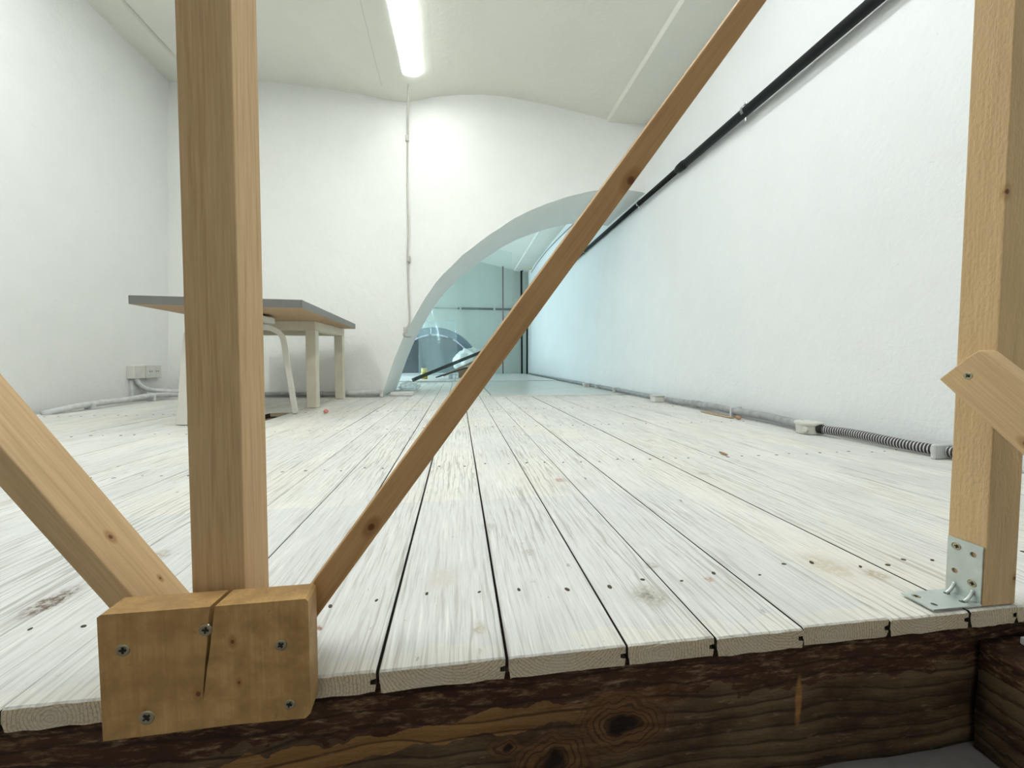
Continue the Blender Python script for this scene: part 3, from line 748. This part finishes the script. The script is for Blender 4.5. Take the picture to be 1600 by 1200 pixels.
# ------------------------------------------------------------------ black pipe on the right wall
bp = empty('black_pipe', (1.378, 2.0, 1.48)); tag(bp, 'black plastic pipe running the length of the right wall', 'pipe')
tube_obj('pipe_section', [(1.372, -0.2, 1.462), (1.374, 1.1, 1.470), (1.376, 2.35, 1.479)], 0.0225, M_pipe, bp, 18)
tube_obj('pipe_section', [(1.377, 2.33, 1.479), (1.378, 4.2, 1.477), (1.378, 7.92, 1.477)], 0.0180, M_pipe, bp, 16)
tube_obj('coupling', [(1.3755, 2.30, 1.4788), (1.3755, 2.325, 1.4788), (1.376, 2.375, 1.479), (1.376, 2.40, 1.479)], 0.026, M_pipe, bp, 18, lambda i: (0.0235, 0.027, 0.0255, 0.019)[i])
for yy in (0.2, 1.79, 2.93, 4.25, 5.7, 7.2):
    rr = 0.0245 if yy < 2.3 else 0.0200; zz = 1.470 + (0.005 if yy > 1.5 else 0); bm = bmesh.new()
    for a, b in ((0.0, PI),):
        ring_o = []; n = 18
        for side in (-0.008, 0.008):
            ring_o.append([bm.verts.new((1.376 + (rr+0.002)*math.cos(2*PI*k/n), yy+side, zz+0.005*(yy > 1.5) + (rr+0.002)*math.sin(2*PI*k/n))) for k in range(n)])
        for k in range(n): bm.faces.new((ring_o[0][k], ring_o[0][(k+1) % n], ring_o[1][(k+1) % n], ring_o[1][k]))
    bmesh.ops.solidify(bm, geom=bm.faces[:], thickness=-0.002)
    for sg in (-1, 1): add_box(bm, 1.372, 1.380, yy-0.006, yy+0.006, zz + sg*(rr+0.013) - 0.009, zz + sg*(rr+0.013) + 0.009, 0.002)
    add_box(bm, 1.395, 1.404, yy-0.005, yy+0.005, zz-0.006, zz+0.006, 0)
    bm_obj('clamp', bm, M_clamp, bp, False)

# ------------------------------------------------------------------ conduits along the floor
cr = empty('floor_conduit', (1.36, 2.0, 0.0)); tag(cr, 'grey conduit with junction boxes along foot of the right wall', 'conduit')
tube_obj('conduit_section', smooth_path([(1.335, 1.375, 0.030), (1.350, 1.47, 0.027), (1.362, 1.60, 0.030), (1.350, 1.78, 0.030), (1.345, 1.92, 0.034), (1.365, 2.10, 0.028), (1.36, 2.38, 0.023), (1.36, 2.44, 0.022)], 6), 0.0175, M_cond, cr, 12)
tube_obj('conduit_section', smooth_path([(1.36, 2.55, 0.022), (1.372, 2.8, 0.022), (1.368, 3.3, 0.024), (1.375, 3.9, 0.022), (1.37, 4.6, 0.024), (1.37, 5.6, 0.022), (1.37, 7.8, 0.025)], 6), 0.0155, M_cond, cr, 12)
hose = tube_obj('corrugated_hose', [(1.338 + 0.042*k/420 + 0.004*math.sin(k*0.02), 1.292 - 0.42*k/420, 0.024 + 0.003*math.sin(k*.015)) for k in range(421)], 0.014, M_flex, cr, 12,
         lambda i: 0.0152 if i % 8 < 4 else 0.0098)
hose.data.materials.append(simple('painted_groove_shade', (0.10, 0.10, 0.10), 0.8))  # shade between the hose ribs, painted as a dark groove colour
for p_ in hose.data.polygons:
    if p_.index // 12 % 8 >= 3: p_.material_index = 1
tube_obj('gland', [(1.334, 1.308, 0.024), (1.338, 1.290, 0.024)], 0.017, M_black, cr, 14)
tube_obj('coupling', [(1.3655, 2.09, .0285), (1.365, 2.16, .0275)], 0.0205, M_cond, cr, 12)
for yy, zz in ((1.79, .0305), (3.3, .024), (3.75, .023), (0.945, .022)):
    box_obj('clip', 1.330, 1.392, yy-0.006, yy+0.006, 0.0, zz+0.020, M_condw, cr, 0.003)
bm = bmesh.new()
M = Matrix.Translation((1.332, 1.348, 0.0))
add_lathe(bm, [(0, 0.002), (0.040, 0.002), (0.042, 0.034), (0, 0.034)], 32, M)
jb = bm_obj('round_junction_box', bm, M_cabbox, cr, False)
bm = bmesh.new(); add_lathe(bm, [(0, 0.0345), (0.045, 0.0345), (0.0465, 0.037), (0.0465, 0.043), (0.044, 0.046), (0, 0.0465)], 32, M); bm_obj('lid', bm, M_cabbox, jb)
bm = bmesh.new(); add_tube(bm, [(1.2955, 1.325, 0.019), (1.286, 1.319, 0.019)], 0.010, 14, True, lambda i: (0.011, 0.008)[i])
bmesh.ops.recalc_face_normals(bm, faces=bm.faces); bm_obj('cable_entry', bm, M_cabbox, jb)
for (x, y, s) in ((1.322, 2.50, 1.0), (1.33, 4.02, 0.9)):
    q = box_obj('junction_box', x-0.034*s, x+0.034*s, y-0.034*s, y+0.034*s, 0.001, 0.040*s, M_cabbox, cr, 0.003)
    box_obj('lid', x-0.038*s, x+0.038*s, y-0.038*s, y+0.038*s, 0.0405*s, 0.047*s, M_cabbox, q, 0.002)
bdr = box_obj('floor_lath', 1.388, 1.40, 0.5, 1.5, 0.001, 0.010, M_cabbox, None, 0.001); tag(bdr, 'thin painted lath under the corrugated hose at the right wall', 'lath')

cl = empty('floor_conduit', (-2.08, 2.6, 0)); tag(cl, 'white painted conduit bending along foot of the left wall', 'conduit')
tube_obj('conduit_section', smooth_path([(-2.105, 2.32, 0.006), (-2.085, 2.40, 0.020), (-2.085, 2.55, 0.030), (-2.085, 2.80, 0.032), (-2.08, 3.0, 0.040), (-2.06, 3.13, 0.036), (-1.98, 3.20, 0.030), (-1.6, 3.225, 0.024)], 6), 0.0165, M_condw, cl, 12)
for yy in (2.56, 3.02): box_obj('clip', -2.11, -2.06, yy-0.010, yy+0.010, 0.0, 0.035, M_condw, cl, 0.003)
tube_obj('outlet_conduit', smooth_path([(-2.168, 3.01, 0.155), (-2.155, 3.02, 0.115), (-2.13, 3.06, 0.078), (-2.08, 3.13, 0.062), (-2.0, 3.19, 0.056), (-1.80, 3.24, 0.052), (-1.5, 3.23, 0.045)], 6), 0.0150, M_condw, cl, 12)
cb = empty('floor_conduit', (-1.0, 3.15, 0)); tag(cb, 'grey conduit along foot of the back wall, behind the table', 'conduit')
pts = [(x, back_y(x)-0.030, 0.024) for x in frange(-2.1, -0.83, 20)]
tube_obj('conduit_section', pts, 0.016, M_cond, cb, 12)
pts = [(x, back_y(x)-0.034, 0.030 + (0.006 if x > -.75 else 0)) for x in frange(-0.85, -0.585, 8)]
tube_obj('white_section', pts, 0.019, M_condw, cb, 12)
for x in (-1.62, -1.25, -1.05, -0.9): tube_obj('coupling', [(x, back_y(x)-0.030, 0.024), (x+0.03, back_y(x+.03)-0.030, 0.024)], 0.0205, M_cond, cb, 12)
box_obj('end_box', -0.590, -0.565, back_y(-.57)-0.055, back_y(-.57)-0.005, 0.001, 0.055, M_cabbox, cb, 0.003)
# sockets on the left wall
so = empty('wall_socket', (-2.18, 3.06, 0.2)); tag(so, 'grey double socket boxes on the left wall above the conduit', 'socket')
def xl(z): return XL + 0.037*z
box_obj('junction_box', xl(.2)-0.002, xl(.2)+0.046, 2.965, 3.065, 0.155, 0.246, M_cabbox, so, 0.005, 2)
s1 = box_obj('socket_outlet', xl(.2)-0.002, xl(.2)+0.050, 3.068, 3.130, 0.155, 0.246, M_cabbox, so, 0.004, 2)
bm = bmesh.new(); add_box(bm, xl(.2)+0.0505, xl(.2)+0.054, 3.074, 3.124, 0.176, 0.228, 0.002)
pl = bm_obj('outlet_plate', bm, M_top, s1)
s2_ = box_obj('socket_outlet', xl(.2)-0.002, xl(.2)+0.040, 3.140, 3.222, 0.155, 0.244, M_cabbox, so, 0.004, 2)
for (sck, y_, x_) in ((s1, 3.099, xl(.2)+0.0535), (s2_, 3.18, xl(.2)+0.0395)):
    bm = bmesh.new(); Mx = Matrix.Translation((x_, y_, 0.202)) @ Matrix.Rotation(PI/2, 4, 'Y')
    add_lathe(bm, [(0.019, 0), (0.019, 0.0015), (0.017, 0.0015), (0.016, 0.0006), (0, 0.0006)], 20, Mx); bm_obj('socket_well', bm, M_cabbox, sck, False)
    bm = bmesh.new()
    for dy in (-0.009, 0.009): add_box(bm, x_+0.0005, x_+0.0022, y_+dy-0.0038, y_+dy+0.0038, 0.1982, 0.2058, 0.001)
    bm_obj('pin_holes', bm, M_black, sck)
pd = box_obj('plaster_patch', xl(.1)-0.01, xl(.1)+0.022, 2.985, 3.115, 0.028, 0.155, M_condw, None, 0.008, 2)
tag(pd, 'grey smeared plaster pad below the sockets on the left wall', 'plaster')

# ------------------------------------------------------------------ table and stool
TB = empty('low_table', (-0.95, 2.4, 0)); tag(TB, 'low table with big grey-edged board on cream legs at back wall', 'table')
TB.rotation_euler = (0, 0, 0)
ang = math.radians(3.2); cx0, cy0 = -0.673, 1.845
def board(x0, x1, y0, y1, z0, z1, m, nm, bev=0.0008):
    bm = bmesh.new(); add_box(bm, x0, x1, y0, y1, z0, z1, bev)
    M = Matrix.Translation((cx0, cy0, 0)) @ Matrix.Rotation(ang, 4, 'Z')
    bmesh.ops.transform(bm, matrix=M, verts=bm.verts)
    return bm_obj(nm, bm, m, TB)
bo = board(-0.645, -0.0025, 0.0025, 1.175, 0.508, 0.542, M_chip, 'board')
tp = board(-0.647, 0, 0, 1.178, 0.5425, 0.5445, M_top, 'white_surface', 0.0003)
for (a, b, c, d_) in [(-0.6475, 0, 0, 0.002), (-0.6475, 0, 1.176, 1.178), (-0.0020, 0, 0, 1.178), (-0.6475, -0.6455, 0, 1.178)]:
    board(a, b, c, d_, 0.508, 0.5424, M_edge, 'edge_band', 0)
lx = (-1.435, -0.881); ly = (2.457, 3.000)
def leg_box(x, y): return box_obj('leg', x, x+0.055, y, y+0.055, 0.0012, 0.456, M_cream, TB, 0.001)
for x in lx:
    for y in ly: leg_box(x, y)
x0, x1, y0, y1 = lx[0], lx[1]+0.055, ly[0], ly[1]+0.055
for (a, b, c, d_) in [(x0, x1, y0, y0+0.055), (x0, x1, y1-0.055, y1), (x0, x0+0.055, y0+0.0555, y1-0.0555), (x1-0.055, x1, y0+0.0555, y1-0.0555)]:
    box_obj('apron', a, b, c, d_, 0.4565, 0.5075, M_cream, TB, 0.001)
ST = empty('stool', (-1.127, 2.13, 0)); tag(ST, 'round white stool with bent legs, half under the table', 'stool')
bm = bmesh.new(); sc_ = Vector((-1.100, 2.135, 0))
add_lathe(bm, [(0, .466), (.170, .466), (.177, .471), (.177, .492), (.171, .498), (0, .498)], 48, Matrix.Translation(sc_)); bm_obj('seat', bm, M_stool, ST, False)
feet = [Vector((-1.176, 1.876, 0)), Vector((-0.852, 2.217, 0)), Vector((-1.33, 2.30, 0))]
for F in feet:
    dr = (F - sc_).normalized(); Rf = (F - sc_).length; side = Vector((-dr.y, dr.x, 0))
    prof = [(0.03, .4475), (Rf-0.125, .4475), (Rf-0.095, .441), (Rf-0.068, .425), (Rf-0.052, .400), (Rf-0.044, .365), (Rf-0.022, .18), (Rf, 0.002)]
    prof = smooth_path([(a, 0, b) for a, b in prof], 4); bm = bmesh.new(); rg = []
    th, wd = 0.0130, 0.026
    for i, p in enumerate(prof):
        t_ = (prof[min(i+1, len(prof)-1)] - prof[max(i-1, 0)]).normalized(); nn = Vector((-t_.z, 0, t_.x))
        ring = []
        for (s, q) in ((-1, -1), (1, -1), (1, 1), (-1, 1)):
            c = p + nn*th*s; ring.append(bm.verts.new(sc_ + dr*c.x + side*wd*q + Vector((0, 0, max(c.z, 0.0012)))))
        rg.append(ring)
    for a, b in zip(rg, rg[1:]):
        for k in range(4): bm.faces.new((a[k], a[(k+1) % 4], b[(k+1) % 4], b[k]))
    bm.faces.new(rg[0]); bm.faces.new(rg[-1]); bmesh.ops.recalc_face_normals(bm, faces=bm.faces)
    bmesh.ops.bevel(bm, geom=[e for e in bm.edges if e.calc_face_angle(0) > 1.0], offset=0.003, segments=2, affect='EDGES', profile=.5)
    bm_obj('leg', bm, M_stool, ST)

# ------------------------------------------------------------------ small things on the floor
def pebble(name, loc, s, m, label, cat, amp=0.3):
    bm = bmesh.new(); bmesh.ops.create_icosphere(bm, subdivisions=2, radius=1)
    for v_ in bm.verts:
        k = 1 + amp*mnoise.noise(v_.co*1.7 + Vector(loc)*9); v_.co = Vector((v_.co.x*s[0]*k, v_.co.y*s[1]*k, v_.co.z*s[2]*k + s[2]*1.05))
    o = bm_obj(name, bm, m, None, True); o.location = loc; tag(o, label, cat); return o
pebble('pink_eraser', (-0.691, 2.19, 0.001), (0.012, 0.012, 0.011), M_pink, 'tiny pink lump on the boards in front of the table', 'rubber')
pebble('wood_chip', (1.305, 1.70, 0.001), (0.006, 0.022, 0.009), M_brown, 'small reddish brown chip beside the right conduit', 'chip')
wsl = box_obj('wood_splinter', 1.295, 1.318, 1.74, 1.98, 0.0005, 0.006, M_chip, None, 0.002); tag(wsl, 'pale wood splinter lying along the right conduit', 'splinter')
spl = pebble('wood_splinter', (0.78, 1.075, 0.0005), (0.004, 0.020, 0.003), M_brown, 'dark splinter stuck on the boards in the middle right', 'splinter')

def crumple(bm, c, s, seed, sub=3, amp=0.35):
    r = bmesh.ops.create_icosphere(bm, subdivisions=sub, radius=1)
    for v_ in r['verts']:
        k = 1 + amp*mnoise.noise(v_.co*2.6 + Vector((seed, 0, 0))) + amp*0.5*mnoise.noise(v_.co*6 + Vector((0, seed, 0)))
        z = v_.co.z*k
        v_.co = Vector((c[0]+v_.co.x*s[0]*k, c[1]+v_.co.y*s[1]*k, max(c[2]+z*s[2], 0.014 if c[1] > 5.2 else 0.001)))
bm = bmesh.new(); crumple(bm, (-0.45, 3.80, 0.03), (0.085, 0.08, 0.045), 3.0, 3, 0.7)
o = bm_obj('plastic_bag', bm, M_bag); tag(o, 'crumpled clear plastic bag on the floor at the arch foot', 'bag')
o = box_obj('cable_trunking', -0.53, -0.36, 3.20, 3.29, 0.001, 0.030, M_top, None, 0.003); tag(o, 'short piece of white trunking in front of the arch foot', 'trunking')

# things lying in the back room
def bar(name, a, b, w_, h_, m, label, cat):
    a, b = Vector(a), Vector(b); za = (b-a).normalized(); xa = Vector((0, 1, 0)); ya = za.cross(xa).normalized(); xa = ya.cross(za)
    bm = bmesh.new(); add_box(bm, -w_/2, w_/2, -h_/2, h_/2, 0, (b-a).length, 0.003)
    o = bm_obj(name, bm, m); o.matrix_basis = frame_matrix(a, xa, ya, za); tag(o, label, cat); return o
M_dgreen = simple('dark_green_bar', (0.025, 0.035, 0.028), 0.5)
bar('dark_bar', (-0.56, 5.10, 0.036), (0.42, 6.10, 0.435), 0.06, 0.045, M_dgreen, 'dark green bar leaning over the heap in the back room', 'bar')
bar('plank_offcut', (-0.22, 6.02, 0.05), (0.45, 6.12, 0.36), 0.16, 0.03, M_card, 'brown offcut board below the dark bar in the back room', 'board')
bar('plank_offcut', (-0.30, 5.62, 0.045), (0.12, 5.9, 0.17), 0.06, 0.02, M_dgreen, 'short dark strip lying under the leaning bar', 'strip')
bm = bmesh.new(); crumple(bm, (0.20, 6.75, 0.24), (0.26, 0.16, 0.24), 8.0, 4, 0.25)
o = bm_obj('rubbish_bag', bm, M_bagw, None, True); tag(o, 'pale crumpled sack behind the leaning dark bar', 'bag')
o = box_obj('cardboard_box', 0.0, 0.42, 6.18, 6.55, 0.0130, 0.17, M_card, None, 0.004); tag(o, 'brown cardboard box under the leaning bar', 'box')
o2 = box_obj('label', 0.235, 0.34, 6.174, 6.179, 0.03, 0.135, M_top, o, 0)
o3 = box_obj('dark_print', 0.275, 0.315, 6.170, 6.1735, 0.05, 0.10, M_dgreen, o2, 0)
o = box_obj('white_tag_block', -0.14, -0.08, 5.80, 5.86, 0.0130, 0.095, M_bagw, None, 0.003); tag(o, 'small white block on floor below the dark bar', 'block')
J = empty('glass_jar', (-0.485, 5.82, 0.0135)); tag(J, 'small jar of yellow liquid with pale lid beside the bar', 'jar')
Mj = Matrix.Translation((-0.485, 5.82, 0.0135))
bm = bmesh.new(); add_lathe(bm, [(0, 0), (.045, 0), (.048, .01), (.048, .085), (.040, .098), (0, .098)], 24, Mj); bm_obj('body', bm, M_gold, J, True)
bm = bmesh.new(); add_lathe(bm, [(0, .0985), (.042, .0985), (.042, .150), (.038, .154), (0, .154)], 24, Mj); bm_obj('lid', bm, M_lid, J, False)
# pipes on the far wall
hp = empty('water_pipe', (0, 7.95, 1.3)); tag(hp, 'dark horizontal pipe across the far wall', 'pipe')
tube_obj('pipe_section', [(-2.0, 7.955, 1.30), (-0.98, 7.955, 1.300), (0.10, 7.955, 1.303)], 0.010, M_far, hp, 10)
tube_obj('pipe_section', [(0.0, 7.955, 1.303), (1.34, 7.955, 1.303)], 0.020, M_dgreen, hp, 10)
for x in (0.05, 0.72): box_obj('clamp', x-0.02, x+0.02, 7.93, 8.0, 1.278, 1.328, M_clamp, hp, 0.002)
rp = tube_obj('red_pipe', [(0.888, 7.90, 0.012), (0.888, 7.90, 1.2), (0.886, 7.90, 2.14)], 0.013, M_red, None, 10); tag(rp, 'thin dark red vertical pipe on the far wall', 'pipe')
bb = tube_obj('drain_pipe', smooth_path([(1.268, 7.88, 0.012), (1.262, 7.88, 1.0), (1.255, 7.88, 1.95), (1.262, 7.88, 2.05), (1.33, 7.78, 2.10), (1.385, 7.70, 2.13)], 6), 0.020, M_pipe, None, 12)
tag(bb, 'black vertical pipe in the far corner that bends to wall', 'pipe')
bc = tube_obj('drain_pipe', [(1.345, 7.72, 0.012), (1.345, 7.72, 0.9), (1.345, 7.72, 1.44)], 0.018, M_pipe, None, 12)
tag(bc, 'shorter black vertical pipe right of the bent one', 'pipe')
bm = bmesh.new(); add_lathe(bm, [(0, 0), (.075, 0), (.075, .03), (.06, .045), (0, .045)], 28, Matrix.Translation((1.402, 7.62, 2.10)) @ Matrix.Rotation(-PI/2, 4, 'Y'))
o = bm_obj('wall_vent', bm, M_lid, None, False); tag(o, 'round cream vent high on the right wall near far corner', 'vent')
o = tube_obj('wall_cable', smooth_path([(1.400, 3.75, 1.83), (1.400, 4.95, 1.955), (1.400, 6.46, 2.02), (1.400, 7.6, 1.97)], 6), 0.006, M_cond, None, 8); tag(o, 'thin cable along top of the back room side wall', 'cable')
# hanging plastic film
def film(name, x0, x1, y, z0, z1, nx, nz, amp, m, label, seed):
    v = []; f = []
    for i in range(nx):
        for j in range(nz):
            x = x0 + (x1-x0)*i/(nx-1); z = z0 + (z1-z0)*j/(nz-1)
            fold = mnoise.noise(Vector((x*5.0 + 0.5*z, z*0.8, seed)))*amp + mnoise.noise(Vector((x*14+z*2, z*1.5, seed+3)))*amp*0.35
            v.append((x, y + fold - 0.055*z, z))
    for i in range(nx-1):
        for j in range(nz-1): f.append((i*nz+j, (i+1)*nz+j, (i+1)*nz+j+1, i*nz+j+1))
    o = py_obj(name, v, f, m, None, True); tag(o, label, 'plastic film'); return o
film('plastic_film', -1.7, 0.93, 6.98, 0.0125, 2.17, 90, 60, 0.05, M_film, 'clear plastic film hanging full width before the far wall', 1.0)
film('plastic_film', -0.70, -0.02, 7.25, 0.0125, 0.98, 40, 30, 0.02, M_film2, 'narrow milky plastic sheet hanging in front of the niche', 5.0)
